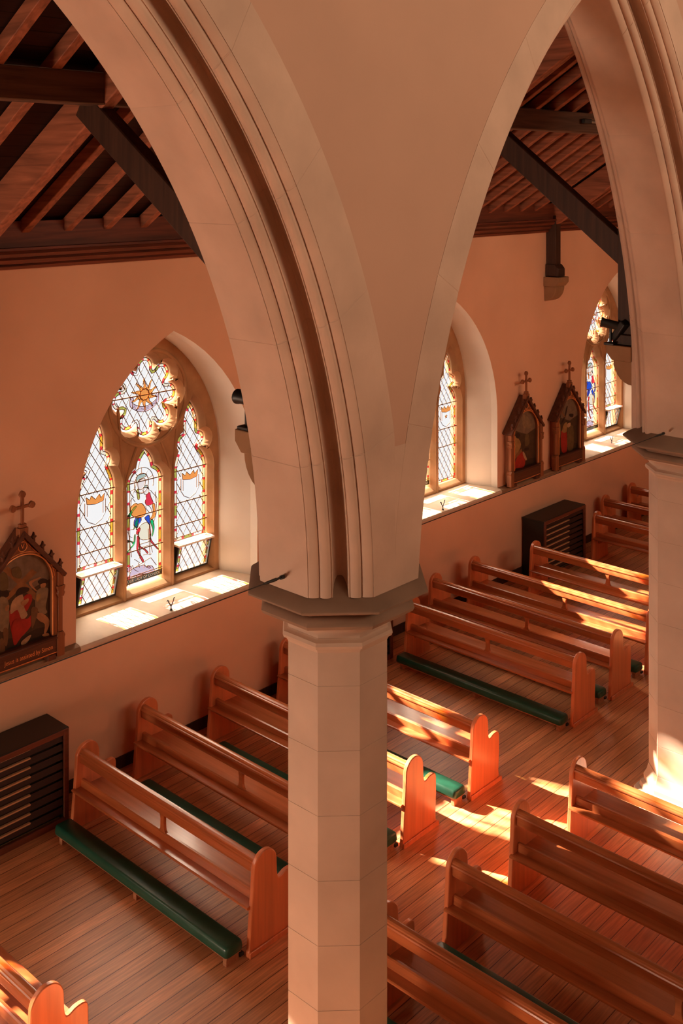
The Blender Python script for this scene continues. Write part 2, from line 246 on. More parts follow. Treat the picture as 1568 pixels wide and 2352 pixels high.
# ------------------------------------------------------------------ floor, walls, ceilings
structure(MB().add([(-.1,Y0,0),(16.5,Y0,0),(16.5,Y1,0),(-.1,Y1,0)],[(0,1,2,3)]).build('floor',M['floor'],smooth=0))
def pointed(half,spring,Rad,bottom,n=14):
    cx=half-Rad; a1=math.acos((0-cx)/Rad)
    right=[(cx+Rad*math.cos(a1*i/n),spring+Rad*math.sin(a1*i/n)) for i in range(n+1)]
    left=[(-p[0],p[1]) for p in right[::-1][1:]]
    return [(half,bottom)]+right+left+[(-half,bottom)]
OUT=pointed(1.41,2.90,2.406,1.64); MID=pointed(1.375,2.94,2.31,1.64); INN=pointed(1.16,3.30,1.90,1.64)
loops=[[(Y0,0),(Y1,0),(Y1,6.6),(Y0,6.6)]]+[[(p[0]+w,p[1]) for p in OUT] for w in WY]
vs,fs=fill_curve(loops)
wall=MB(); wall.add([(0,v[0],v[1]) for v in vs],fs,0)
def ring(pts,x,w): return [(x,p[0]+w,p[1]) for p in pts]
for w in WY:
    wall.loft([ring(OUT,0,w),ring(MID,-.10,w)],False,False,1)
    wall.loft([ring(MID,-.10,w),ring(INN,-.46,w)],False,False,1)
    wall.loft([ring(INN,-.46,w),ring(INN,-.72,w)],False,False,1)
structure(wall.build('wall_left',[M['wall'],M['reveal']],recalc=False,smooth=30))
for nm,y in (('wall_back',Y0),('wall_front',Y1)):
    structure(MB().add([(-1,y,0),(17,y,0),(17,y,12),(-1,y,12)],[(0,1,2,3)]).build(nm,M['nave'],smooth=0))
structure(MB().add([(16.5,Y0,0),(16.5,Y1,0),(16.5,Y1,12),(16.5,Y0,12)],[(0,1,2,3)]).build('wall_right',M['nave'],smooth=0))
SL=.63; RZ=6.30                                     # roof slope, underside of rafters at x=0
zr=lambda x: RZ+SL*x
ce=MB()
ce.add([(-.3,Y0,zr(-.3)+.19),(4.9,Y0,zr(4.9)+.19),(4.9,Y1,zr(4.9)+.19),(-.3,Y1,zr(-.3)+.19)],[(0,1,2,3)],0)
ce.add([(4.6,Y0,11.9),(17,Y0,11.9),(17,Y1,11.9),(4.6,Y1,11.9)],[(0,1,2,3)],1)
structure(ce.build('ceiling',[M['boards'],M['nave']],smooth=0))
# ------------------------------------------------------------------ arcade: arches, spandrel plaster, pillars
def half_profile():
    d=[(0.0,0.0)]
    # moulded chamfer from (x=.235,r=0) to (x=.549,r=.315): rolls, a deep hollow, rolls
    def diag(t,depth): return (HB-CH+CH*t-depth*.7071*-0+0, CH*t)
    pts=[]
    def roll(t0,t1,h,n=7,deep=0.0):
        for i in range(n+1):
            a=math.pi*i/n; t=t0+(t1-t0)*(1-math.cos(a))/2
            pts.append((t,deep+h*math.sin(a)))
    pts.append((0,0)); roll(.004,.17,.010,deep=-.006); pts.append((.178,-.016)); roll(.186,.355,.024,deep=-.010); pts.append((.372,-.004))
    for i in range(11):
        a=math.pi*i/10; t=.38+.24*(1-math.cos(a))/2; pts.append((t,-.008-.16*math.sin(a)))
    pts.append((.628,-.004)); roll(.645,.814,.024,deep=-.010); pts.append((.822,-.016)); roll(.83,.996,.010,deep=-.006); pts.append((1,0))
    out=[]
    for t,h in pts:   # outward normal of chamfer points to (+x, -r)
        out.append((HB-CH+CH*t+h*.7071, CH*t-h*.7071))
    return out
HP=half_profile()
def arch_half(mb,yc,zc,Rs,ext,ylim,ymid,side,zb=ZC,n=40,x_sign=None):
    """side=+1: springs from the pillar on +y side of its centre yc (arc leans towards -y as it rises)"""
    prof=[(-x,r) for x,r in HP[::-1]]+HP
    prof=[(-HB,ext)]+prof+[(HB,ext)]
    rings=[]
    fr=[(i/n,0.0) for i in range(n+1)]
    span=math.acos(max(-1,min(1,side*(ymid-yc)/Rs)))
    for j in range(1,9):
        f=(R(9.3)*j+R(.3))/span
        if f<.97: fr=[q for q in fr if abs(q[0]-f)>.004]+[(f-.0012,0),(f-.0006,.0028),(f+.0006,.0028),(f+.0012,0)]
    for f_,ins in sorted(fr):
        ringp=[]
        for x,r in prof:
            rad=Rs+r+(ins if r<.5 else 0); x=x-(ins if x>0 else -ins)
            a0=math.asin(max(-1,min(1,(zb-zc)/rad))); c=side*(ymid-yc)/rad; a1=math.acos(max(-1,min(1,c)))
            a=a0+(a1-a0)*f_
            y=yc+side*rad*math.cos(a); z=zc+rad*math.sin(a)
            if side>0: y=min(y,ylim)
            else: y=max(y,ylim)
            ringp.append((PX+x,y,z))
        rings.append(ringp)
    mb.loft(rings,True,True,0)
def ext_z(yc,zc,Re,y):
    q=Re*Re-(y-yc)**2
    return zc+math.sqrt(q) if q>0 else 0
ARCH=[ # (yc_left_half, zc, Rs, ext) springing on -y pillar ; same for half springing on +y pillar ; apex y
 dict(L=(6.13,4.14,5.40,.63),H=(-.17,4.14,5.40,.63),m=2.98,lo=.19,hi=PY[0]),
 dict(L=(12.53,3.65,6.21,.60),H=(4.056,4.14,6.94,.63),m=9.15,lo=PY[0],hi=PY[1]),
 dict(L=(18.2,3.65,6.21,.60),H=(10.9,4.14,5.60,.63),m=14.6,lo=PY[1],hi=17.0)]
LBL=['large moulded stone arch springing left from the central pillar','moulded stone arch between the central pillar and the right-hand pillar','stone arch springing away beyond the right-hand pillar']
for k,a in enumerate(ARCH):
    t=thing('stone_arch',LBL[k],'arch',(PX,a['m'],ZC),'pointed arches of the arcade')
    for side,key,lim in ((-1,'L',a['lo']),(1,'H',a['hi'])):
        if k==2 and side==1: continue
        if k==0 and side==-1: pass
        mb=MB(); yc,zc,Rs,ext=a[key]; arch_half(mb,yc,zc,Rs,ext,lim,a['m'],side)
        o=mb.build('voussoir_ring',M['stone'],t,smooth=32); o.location=(-PX,-a['m'],-ZC)
def low(y):
    z=5.125
    for a in ARCH:
        for side,key,lim in ((-1,'L',a['lo']),(1,'H',a['hi'])):
            yc,zc,Rs,ext=a[key]
            if side<0 and a['lo']<=y<=a['m'] or side>0 and a['m']<=y<=a['hi']: z=max(z,ext_z(yc,zc,Rs+ext-.03,y))
    return z
sp=MB(); ys=[.19+i*.06 for i in range(int((16.9-.19)/.06))]
ring_f=[]
for x in (PX+.546,PX-.546):
    vsx=[]; 
    for y in ys: vsx+= [(x,y,low(y)-0.02),(x,y,12.0)]
    sp.add(vsx,[(2*i,2*i+2,2*i+3,2*i+1) for i in range(len(ys)-1)],0)
structure(sp.build('wall_arcade',M['spandrel'],recalc=False,smooth=0))
def octring(r,z,c=(0,0)): return [(c[0]+r*math.cos(R(22.5+45*i)),c[1]+r*math.sin(R(22.5+45*i)),z) for i in range(8)]
def pillar(y,r,label):
    t=thing('stone_pillar',label,'pillar',(PX,y,0),'octagonal pillars of the arcade')
    prof=[(r,.42)]
    for z in (.77,1.22,1.67,2.12,2.57,3.02,3.47):
        prof+=[(r,z-.003),(r-.003,z-.0015),(r-.003,z+.0015),(r,z+.003)]
    prof+=[(r,3.74)]
    MB().loft([octring(a,z) for a,z in prof]).build('shaft',M['pillar'],t,smooth=0)
    base=[(.56,0),(.56,.14),(.535,.16),(.50,.17),(.49,.22),(.45,.25),(.455,.30),(.42,.36),(r+.005,.43)]
    MB().loft([octring(a,z) for a,z in base]).build('base',M['pillar'],t,smooth=25)
    MB().loft([octring(a,z) for a,z in [(r,3.70),(r+.012,3.725),(r+.034,3.735),(r+.042,3.757),(r+.034,3.78),(r+.01,3.79),(r,3.80)]]).build('neck_ring',M['pillar'],t,smooth=28)
    MB().loft([octring(a,z) for a,z in [(r-.005,3.79),(r+.004,3.83),(r+.03,3.87),(r+.085,3.90),(r+.125,3.905),(r+.13,3.925)]]).build('bell',M['pillar'],t,smooth=40)
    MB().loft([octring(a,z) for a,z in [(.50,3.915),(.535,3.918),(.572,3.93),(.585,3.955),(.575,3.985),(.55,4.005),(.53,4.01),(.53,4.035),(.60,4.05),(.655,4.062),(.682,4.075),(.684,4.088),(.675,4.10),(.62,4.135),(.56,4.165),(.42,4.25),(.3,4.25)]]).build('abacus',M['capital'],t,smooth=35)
    # squared springer block with chamfer-filling core, carrying the arches
    b=HB; c=CH
    MB().prism([(b-.001,-.21),(b-.001,.21),(0,.30),(-b+.001,.21),(-b+.001,-.21),(0,-.30)],2,4.16,5.135).build('springer',M['stone'],t,smooth=0)
    return t
pillar(PY[0],.381,'octagonal stone pillar with moulded capital standing in the centre foreground')
pillar(PY[1],.397,'octagonal stone pillar with sunlit foot at the right edge')
# ------------------------------------------------------------------ windows
def arc3(p0,pm,p1,n=8):
    ax,ay=p0;bx,by=pm;cx,cy=p1
    d=2*(ax*(by-cy)+bx*(cy-ay)+cx*(ay-by))
    if abs(d)<1e-6: return [p0,pm,p1]
    ux=((ax*ax+ay*ay)*(by-cy)+(bx*bx+by*by)*(cy-ay)+(cx*cx+cy*cy)*(ay-by))/d
    uy=((ax*ax+ay*ay)*(cx-bx)+(bx*bx+by*by)*(ax-cx)+(cx*cx+cy*cy)*(bx-ax))/d
    r=math.hypot(ax-ux,ay-uy); a0=math.atan2(ay-uy,ax-ux); am=math.atan2(by-uy,bx-ux); a1=math.atan2(cy-uy,cx-ux)
    two=2*math.pi
    if (am-a0)%two>(a1-a0)%two: sw=-((a0-a1)%two)
    else: sw=(a1-a0)%two
    return [(ux+r*math.cos(a0+sw*i/n),uy+r*math.sin(a0+sw*i/n)) for i in range(n+1)]
def chain(*segs):
    out=[]
    for s in segs:
        for p in s:
            if not out or math.hypot(p[0]-out[-1][0],p[1]-out[-1][1])>1e-4: out.append(p)
    if math.hypot(out[0][0]-out[-1][0],out[0][1]-out[-1][1])<1e-4: out.pop()
    return out
def side_head(): return chain(arc3((1.03,3.08),(1.0,3.28),(.89,3.41)),arc3((.89,3.41),(1.0,3.52),(.885,3.635)),arc3((.885,3.635),(.862,3.85),(.73,4.07)),
        arc3((.73,4.07),(.622,3.86),(.61,3.635)),arc3((.61,3.635),(.50,3.52),(.535,3.42)),arc3((.535,3.42),(.47,3.28),(.453,3.08)))
def side_light(b): return [(.453,b),(1.03,b)]+side_head()
MIDL=[(-.295,1.80),(.295,1.80)]+chain(arc3((.295,3.08),(.27,3.22),(.16,3.315)),arc3((.16,3.315),(.125,3.43),(0,3.56)),arc3((0,3.56),(-.125,3.43),(-.16,3.315)),arc3((-.16,3.315),(-.27,3.22),(-.295,3.08)))
RC=(0,4.20); ROSE=[]
for k in range(8):
    f=lambda r,a:(RC[0]+r*math.cos(R(a)),RC[1]+r*math.sin(R(a)))
    ROSE=chain(ROSE,arc3(f(.365,k*45-22.5),f(.525,k*45),f(.365,k*45+22.5),9))
mir=lambda p:[(-q[0],q[1]) for q in p[::-1]]
PLATE=pointed(1.18,3.30,1.92,1.60)
def outset(p,d):
    n=len(p); A=sum(p[j][0]*p[(j+1)%n][1]-p[(j+1)%n][0]*p[j][1] for j in range(n)); sg=1 if A>0 else -1; q=[]
    for i in range(n):
        a,b,c=p[i-1],p[i],p[(i+1)%n]
        def nrm(u,v): l=math.hypot(v[0]-u[0],v[1]-u[1]) or 1; return (sg*(v[1]-u[1])/l,-sg*(v[0]-u[0])/l)
        n1,n2=nrm(a,b),nrm(b,c); m=(n1[0]+n2[0],n1[1]+n2[1]); l=math.hypot(*m) or 1; m=(m[0]/l,m[1]/l)
        k=min(1.6,1/max(.3,m[0]*n1[0]+m[1]*n1[1])); q.append((b[0]+m[0]*d*k,b[1]+m[1]*d*k))
    return q
HOLES=[side_light(1.80),mir(side_light(1.80)),MIDL,ROSE]
tr=MB()
v_,f_=fill_curve([PLATE]+HOLES); tr.add([(-.71,q[0],q[1]) for q in v_],f_)
v_,f_=fill_curve([PLATE]+[outset(h,.05) for h in HOLES]); tr.add([(-.495,q[0],q[1]) for q in v_],f_)
for h in HOLES:
    o_=outset(h,.05); tr.loft([[(-.71,q[0],q[1]) for q in h],[(-.575,q[0],q[1]) for q in h],[(-.52,q[0],q[1]) for q in outset(h,.043)],[(-.495,q[0],q[1]) for q in o_]],True,False)
tr.loft([[(-.71,q[0],q[1]) for q in PLATE],[(-.495,q[0],q[1]) for q in PLATE]],True,False)
GX=-.60
def in_poly_spans(p0,p1,poly):
    dx,dy=p1[0]-p0[0],p1[1]-p0[1]; ts=[]
    for i in range(len(poly)):
        a=poly[i]; b=poly[(i+1)%len(poly)]; ex,ey=b[0]-a[0],b[1]-a[1]; den=dx*ey-dy*ex
        if abs(den)<1e-12: continue
        t=((a[0]-p0[0])*ey-(a[1]-p0[1])*ex)/den; s=((a[0]-p0[0])*dy-(a[1]-p0[1])*dx)/den
        if 0<=s<1 and 0<=t<=1: ts.append(t)
    ts.sort(); return [((p0[0]+dx*a,p0[1]+dy*a),(p0[0]+dx*b,p0[1]+dy*b)) for a,b in zip(ts[::2],ts[1::2])]
class Pane:
    """stained glass panel laid out in (u,z) and set into space by a mapping (u,z,depth)->xyz"""
    def __init__(s,fm): s.mb=MB(); s.fm=fm
    def poly(s,p,mi,d): s.mb.add([s.fm(q[0],q[1],d) for q in p],[tuple(range(len(p)))],mi)
    def lead(s,a,b,w=.007,mi=1,d=.010):
        w*=1.35
        dx,dy=b[0]-a[0],b[1]-a[1]; l=math.hypot(dx,dy)
        if l<1e-4: return
        nx,ny=-dy/l*w/2,dx/l*w/2; P=[(a[0]+nx,a[1]+ny),(b[0]+nx,b[1]+ny),(b[0]-nx,b[1]-ny),(a[0]-nx,a[1]-ny)]
        s.mb.add([s.fm(q[0],q[1],d-.005) for q in P]+[s.fm(q[0],q[1],d) for q in P],[(4,5,6,7),(0,1,5,4),(1,2,6,5),(2,3,7,6),(3,0,4,7),(0,3,2,1)],mi)
    def line(s,pts,w=.007,closed=False,mi=1,d=.010):
        for i in range(len(pts) if closed else len(pts)-1): s.lead(pts[i],pts[(i+1)%len(pts)],w,mi,d)
    def lattice(s,poly,dx=.115,dz=.175,avoid=None):
        us=[p[0] for p in poly]; zs=[p[1] for p in poly]; u0,u1,z0,z1=min(us),max(us),min(zs),max(zs)
        k=dz/dx; h=z1-z0
        n=int((u1-u0+h/k)/dx)+3
        for sgn in (1,-1):
            for i in range(-1,n):
                if sgn>0: a=(u0-h/k+i*dx,z0); b=(a[0]+h/k,z1)
                else: a=(u1+h/k-i*dx,z0); b=(a[0]-h/k,z1)
                for p,q in in_poly_spans(a,b,poly):
                    if avoid:
                        m=24; run=None
                        for j in range(m+1):
                            w=(p[0]+(q[0]-p[0])*j/m,p[1]+(q[1]-p[1])*j/m)
                            if not avoid(*w): run=run or w; last=w
                            if run and (avoid(*w) or j==m):
                                s.lead(run,last,.0065); run=None
                    else: s.lead(p,q,.0065)
    def border(s,poly,d0=.028,d1=.068,step=.15,sq=.035,skip=None):
        # coloured border blocks running round the opening
        n=len(poly); area=sum(poly[j][0]*poly[(j+1)%n][1]-poly[(j+1)%n][0]*poly[j][1] for j in range(n)); sg=1 if area>0 else -1
        pts=[]; L=0
        for i in range(n):
            a=poly[i]; b=poly[(i+1)%n]; l=math.hypot(b[0]-a[0],b[1]-a[1]); m=max(1,int(l/.012))
            for j in range(m): pts.append((a[0]+(b[0]-a[0])*j/m,a[1]+(b[1]-a[1])*j/m))
        N=len(pts); nor=[]
        for i in range(N):
            a=pts[(i-3)%N]; b=pts[(i+3)%N]; l=math.hypot(b[0]-a[0],b[1]-a[1]) or 1; nor.append((-(b[1]-a[1])/l*sg,(b[0]-a[0])/l*sg))
        at=lambda i,d:(pts[i%N][0]+nor[i%N][0]*d,pts[i%N][1]+nor[i%N][1]*d)
        acc=0; k=0
        for i in range(N):
            l=math.hypot(pts[(i+1)%N][0]-pts[i][0],pts[(i+1)%N][1]-pts[i][1]); acc+=l
            ph=acc%step; blk=int(acc/step)
            if skip and skip(*pts[i]): continue
            mi=2 if ph<sq else (3 if blk%3==1 else (4 if blk%3==0 else 0))
            if mi: s.poly([at(i,d0),at(i+1,d0),at(i+1,d1),at(i,d1)],mi,.004)
            s.lead(at(i,d0),at(i+1,d0),.007); s.lead(at(i,d1),at(i+1,d1),.006)
        return pts
    def figure(s,p,mi,d=.006,k=2,w=.006,out=True):
        q=spline_poly(p,3) if k else p
        s.poly(q,mi,d)
        if out: s.line(q,w,True,d=.0105)
GM=[M[n] for n in ('g_clear','lead','g_red','g_olive','g_pale','g_orange','g_blue','g_green','g_mauve','g_pink','g_cap','g_skin','g_band')]
GI={'orange':5,'blue':6,'green':7,'mauve':8,'pink':9,'cap':10,'skin':11,'red':2,'rose':2,'hair':3,'grey':4}
flat=lambda u,z,d:(GX+d,u,z)
def centre_pane(parent,scheme):
    p=Pane(flat); p.poly([(q[0]*1.02,q[1]) for q in MIDL],0,0)
    p.border(MIDL,step=.155,skip=lambda u,z: z<1.86)
    for n,pl in MADONNA:
        if n in ('BAND','TEXT','HALO','RING'): continue
        pl=[(u+.02,z) for u,z in pl]
        mi=GI[n]
        if scheme==1: mi={5:6,7:6,2:2,6:6,3:5}.get(mi,mi)
        p.figure(pl,mi,k=1)
    # halo rings and ray leads, robe lines
    c=(-.045,3.10); ringp=[(c[0]+.19*math.cos(R(a)),c[1]+.20*math.sin(R(a))) for a in range(-20,236,12)]
    p.line(ringp,.006); rin=[(c[0]+.11*math.cos(R(a)),c[1]+.13*math.sin(R(a))) for a in range(0,361,20)]; p.line(rin,.007)
    for a in (20,55,90,125,160,200): p.lead((c[0]+.11*math.cos(R(a)),c[1]+.13*math.sin(R(a))),(c[0]+.19*math.cos(R(a)),c[1]+.20*math.sin(R(a))),.005)
    for a,b in (((-.2,2.95),(-.25,2.55)),((-.25,2.55),(-.2,2.2)),((.17,2.95),(.2,2.7)),((.2,2.7),(.12,2.5)),((-.1,2.5),(-.07,2.15)),((.06,2.5),(.09,2.15)),((-.07,2.33),(.09,2.33)),((-.18,2.05),(.1,2.12)),((.1,2.12),(.19,2.0))): p.lead(a,b,.006)
    for z in (3.13,2.70,2.27): p.lead((-.29,z),(.29,z),.010,d=.016)
    p.poly([(-.285,1.872),(.285,1.872),(.285,1.925),(-.285,1.925)],12,.0075); p.lead((-.285,1.868),(.285,1.868)); p.lead((-.285,1.93),(.285,1.93)); p.lead((-.285,1.955),(.285,1.955))
    if scheme==0:
        vs,fs=text_mesh('OUR LADY OF CONSOL',.050); p.mb.add([flat(v[0]*.95-.01,v[1]+1.899,.0125) for v in vs],fs,13)
    zz=lambda a,b:(-.131+(a-490)*.00052,3.162-(b-560)*.00041-(a-490)*.0001)
    for L in ([(420,920),(370,1080),(300,1250),(290,1380),(330,1440)],[(920,880),(1000,990),(1130,1110),(1130,1260),(1080,1340)],[(375,1110),(470,1250)],[(520,560),(480,760),(420,920),(500,950),(690,950)],[(1060,1040),(1000,1110)],
              [(440,1960),(420,2080),(330,2090),(250,2130)],[(250,2150),(290,2300),(380,2330)],[(820,1340),(950,1440),(960,1600)],[(780,1380),(800,1480),(890,1580)],[(600,2330),(580,2620),(640,2860),(560,3000)],[(920,2300),(930,2600),(990,2840)],[(640,2660),(900,2600)],[(430,3000),(600,3130)],[(700,2900),(960,2880)],
              [(380,3180),(430,3330),(560,3400)],[(560,3130),(600,3280)],[(760,3120),(720,3300)]): p.line(spline_poly_open([zz(*q) for q in L]),.005)
    o=p.mb.build('centre_light_pane',GM+[M['ventwhite']],parent,smooth=0,recalc=False); return o
def side_pane(parent,sgn,hopper,star=False):
    b=2.20 if hopper else 1.80
    out=side_light(b) if sgn>0 else mir(side_light(b)); cu=.742*sgn
    p=Pane(flat); p.poly(out,0,0); p.border(out,step=.165)
    inn=[(cu+(q[0]-cu)*.80,max(q[1]-.03,b+.05)) for q in out]
    def av(u,z): return abs(u-cu)<.15 and 2.74<z<3.10
    p.lattice(inn,avoid=av)
    cr=[(cu-.12,3.01),(cu,2.99),(cu+.12,3.01),(cu+.135,3.10),(cu+.08,3.055),(cu+.06,3.105),(cu,3.05),(cu-.06,3.105),(cu-.08,3.055),(cu-.135,3.10)]
    p.figure(cr,5,k=0)
    p.line([(cu-.15,3.03),(cu-.15,2.86),(cu-.125,2.83),(cu-.10,2.79),(cu,2.74),(cu+.10,2.79),(cu+.125,2.83),(cu+.15,2.86),(cu+.15,3.03)],.006)
    p.line([(cu-.115,3.0),(cu-.115,2.86)],.005); p.line([(cu+.115,3.0),(cu+.115,2.86)],.005)
    if star: p.figure([(cu+(.035 if i%2==0 else .015)*math.cos(R(i*36+90)),2.92+(.035 if i%2==0 else .015)*math.sin(R(i*36+90))) for i in range(10)],5,k=0)
    for z in (3.14,2.72,2.42): p.lead((cu-.285,z),(cu+.285,z),.010,d=.016)
    p.mb.build('side_light_pane',GM,parent,smooth=0,recalc=False)
    if hopper:
        h=.40; lean=.10
        fm=lambda u,z,d:(GX+.012+d+lean*(z-1.80)/h,u,z)
        fr=MB()
        u0,u1=cu-.283,cu+.283
        for (a,b_) in (((u0,1.81),(u0+.022,2.2)),((u1-.022,1.81),(u1,2.2))):
            P=[(a[0],a[1]),(b_[0],a[1]),(b_[0],b_[1]),(a[0],b_[1])]
            fr.add([fm(q[0],q[1],-.012) for q in P]+[fm(q[0],q[1],.02) for q in P],[(0,3,2,1),(4,5,6,7),(0,1,5,4),(1,2,6,5),(2,3,7,6),(3,0,4,7)])
        fr.add([fm(u0,1.80,-.012),fm(u1,1.80,-.012),fm(u1,1.825,-.012),fm(u0,1.825,-.012),fm(u0,1.80,.02),fm(u1,1.80,.02),fm(u1,1.825,.02),fm(u0,1.825,.02)],[(0,3,2,1),(4,5,6,7),(0,1,5,4),(1,2,6,5),(2,3,7,6),(3,0,4,7)])
        # top ledge and cheeks of the opening vent
        fr.box((GX+.005,u0-.015,2.185),(GX+.16,u1+.015,2.21),1)
        for u in (u0-.006,u1-.002):
            fr.prism([(GX,1.81),(GX+.012,1.81),(GX+.12,2.19),(GX,2.19)],1,u,u+.008,0)
        f=fr.build('vent_frame',[M['iron'],M['ventwhite']],parent,smooth=0)
        q=Pane(fm); vp=[(u0+.02,1.82),(u1-.02,1.82),(u1-.02,2.19),(u0+.02,2.19)]
        q.poly(vp,0,0); q.lattice([(a+(cu-a)*.1,z) for a,z in vp],dx=.105,dz=.155)
        for k,u in enumerate((u0+.03,u1-.065)):
            for j in range(6):
                z=1.84+j*.06; q.poly([(u,z),(u+.035,z),(u+.035,z+(.03 if j%2 else .06)),(u,z+(.03 if j%2 else .06))],2 if j%2 else 3,.004)
            q.line([(u+(.035 if k==0 else 0),1.83),(u+(.035 if k==0 else 0),2.19)],.006)
        q.mb.build('vent_pane',GM,f,smooth=0,recalc=False)
def rose_pane(parent,words):
    p=Pane(flat); p.poly(ROSE,0,0); p.border(ROSE,d0=.03,d1=.066,step=.137,sq=.036)
    inn=[(q[0]*.84,RC[1]+(q[1]-RC[1])*.84) for q in ROSE]; cx,cz=0,4.225
    p.lattice(inn,dx=.115,dz=.19,avoid=lambda u,z: math.hypot(u-cx,z-cz)<.10 or (abs(u)<.20 and -.19<z-cz-(u*u)*1.9<-.10))
    for k in range(10):
        a=R(90+k*36); ux,uz=math.cos(a),math.sin(a); vx,vz=-uz,ux; w=.026
        pt=lambda r,s:(cx+ux*r+vx*s,cz+uz*r+vz*s)
        p.figure([pt(.07,-w),pt(.12,-w*.9),pt(.16,-w*.15),pt(.215,.006),pt(.17,w*.75),pt(.12,w*.45),pt(.07,w)],5,k=1,w=.005)
    p.figure([(cx+.075*math.cos(R(i*15)),cz+.075*math.sin(R(i*15))) for i in range(24)],5,k=0)
    bz=lambda u: cz-.185+u*u*1.9
    us=[-.185+i*.037 for i in range(11)]
    ban=[(u,bz(u)+.034) for u in us]+[(u,bz(u)-.034) for u in us[::-1]]
    p.figure(ban,8,d=.012,k=0)
    for sgn in (-1,1): p.figure([(sgn*.185,bz(.185)-.034),(sgn*.225,bz(.185)+.01),(sgn*.222,bz(.185)+.10),(sgn*.185,bz(.185)+.105),(sgn*.165,bz(.185)+.07),(sgn*.195,bz(.185)+.065),(sgn*.185,bz(.185)+.03)],8,d=.012,k=1)
    if words:
        for i,ch in enumerate('ELECTA UT SOL'):
            if ch==' ': continue
            u=-.162+i*.027; sl=math.atan(2*u*1.9); vs,fs=text_mesh(ch,.046)
            p.mb.add([flat(u+v[0]*math.cos(sl)-v[1]*math.sin(sl),bz(u)+v[0]*math.sin(sl)+v[1]*math.cos(sl),.0145) for v in vs],fs,1)
    p.lead((-.5,cz-.005),(.5,cz-.005),.011,d=.02,mi=13)
    p.mb.build('rose_pane',GM+[M['bar']],parent,smooth=0,recalc=False)
def window(idx,yc,hop,scheme,words,star=False,detail=True):
    w=bpy.data.objects.new('window_%d'%idx,None); COL.objects.link(w); w.location=(0,yc,0); structure(w)
    t=MB(); t.add(tr.v,tr.f)
    n=40
    t.loft([[(-.497+.028*math.sin(R(b)),RC[0]+(.60+.028*math.cos(R(b)))*math.cos(2*math.pi*i/n),RC[1]+(.60+.028*math.cos(R(b)))*math.sin(2*math.pi*i/n)) for b in range(0,360,45)] for i in range(n+1)],True,False)
    for sgn in (1,-1):
        P=[(sgn*.375,1.70),(sgn*.375,3.10)]+[(sgn*(.375-.19*math.sin(R(a))**1.3),3.10+.52*math.sin(R(a))) for a in range(10,91,10)]
        t.tube([(-.497,q[0],q[1]) for q in P],.022,8)
        P=[(sgn*.375,3.10)]+[(sgn*(.375+.10*math.sin(R(a))),3.10+1.05*math.sin(R(a*.9))) for a in range(10,91,10)]
        t.tube([(-.497,q[0],q[1]) for q in P],.02,8)
    t.build('stone_tracery',M['tracery'],w,smooth=45,recalc=False)
    # stone sill with rounded nose
    sl=MB(); prof=[(-.52,1.712),(-.50,1.718),(.045,1.668),(.085,1.655),(.10,1.63),(.095,1.605),(.075,1.585),(0.0,1.575),(-.52,1.575)]
    sl.prism(prof,1,-1.408,1.408); sl.build('sill',M['sill'],w,smooth=30)
    centre_pane(w,scheme)
    side_pane(w,-1,hop[0]); side_pane(w,1,hop[1],star)
    rose_pane(w,words)
window(1,WY[1],(True,True),0,True)
window(2,WY[2],(False,False),0,False,True)
window(3,WY[3],(True,True),1,False)
window(4,WY[0],(True,True),0,False)
# string course continuing the sills between the windows, and wall skirting
for i,(a,b) in enumerate(((Y0,WY[0]-1.412),(WY[0]+1.412,WY[1]-1.412),(WY[1]+1.412,WY[2]-1.412),(WY[2]+1.412,WY[3]-1.412),(WY[3]+1.412,Y1))):
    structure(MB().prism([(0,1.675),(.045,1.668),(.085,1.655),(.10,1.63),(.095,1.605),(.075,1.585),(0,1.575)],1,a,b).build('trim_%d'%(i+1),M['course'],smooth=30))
structure(MB().box((0,Y0,0),(.02,Y1,.14)).build('baseboard_left',M['roofdark'],smooth=0))
# ------------------------------------------------------------------ cornice and roof timbers
co=MB(); co.prism([(0,5.995),(.05,5.995),(.07,6.03),(.055,6.05),(.10,6.06),(.13,6.10),(.11,6.125),(.16,6.135),(.19,6.17),(.17,6.20),(.21,6.21),(.21,6.235),(.15,6.24),(.15,6.52),(0,6.52)],1,Y0,Y1)
structure(co.build('trim_6',M['cornice'],smooth=25))
def beam(mb,a,b,w,h,mi=0):
    """square timber in a plane y=const from a=(x,z) to b=(x,z); w along y, h across"""
    dx,dz=b[0]-a[0],b[1]-a[1]; l=math.hypot(dx,dz); nx,nz=-dz/l*h/2,dx/l*h/2
    return mb.prism([(a[0]+nx,a[1]+nz),(b[0]+nx,b[1]+nz),(b[0]-nx,b[1]-nz),(a[0]-nx,a[1]-nz)],1,-w/2,w/2,mi)
raf=[]
NB=lambda n:['first','second','third','fourth','fifth','sixth','seventh','eighth','ninth','tenth','eleventh','twelfth','thirteenth'][n]
def rafter(y,label,grp):
    t=MB(); dz=.16
    t.prism([(.05,zr(.05)),(4.74,zr(4.74)),(4.74,zr(4.74)+dz),(.05,zr(.05)+dz)],1,-.05,.05)
    o=t.build('roof_rafter',M['rafter'],bevel=.006,seg=1); o.location=(0,y,0); tag(o,label,'rafter',grp); return o
near=[6.33,6.865,7.39,7.91,8.43]
for i,y in enumerate(near): rafter(y,'sloping red rafter, %s to the right of the near truss at upper left'%NB(i),'rafters of the near bay')
for i,y in enumerate((5.17,4.62,4.08)): rafter(y,'sloping red rafter left of the near truss, %s from it, at the top left corner'%NB(i),'rafters left of the near truss')
far=[12.22+.469*i for i in range(10)]
for i,y in enumerate(far): rafter(y,'thin sloping rafter in the far bay, %s counted from the far truss'%NB(9-i),'rafters of the far bay')
for i in range(6): rafter(17.65+.469*i,'thin rafter beyond the far truss behind the right arch, %s from the truss'%NB(i),'rafters beyond the far truss')
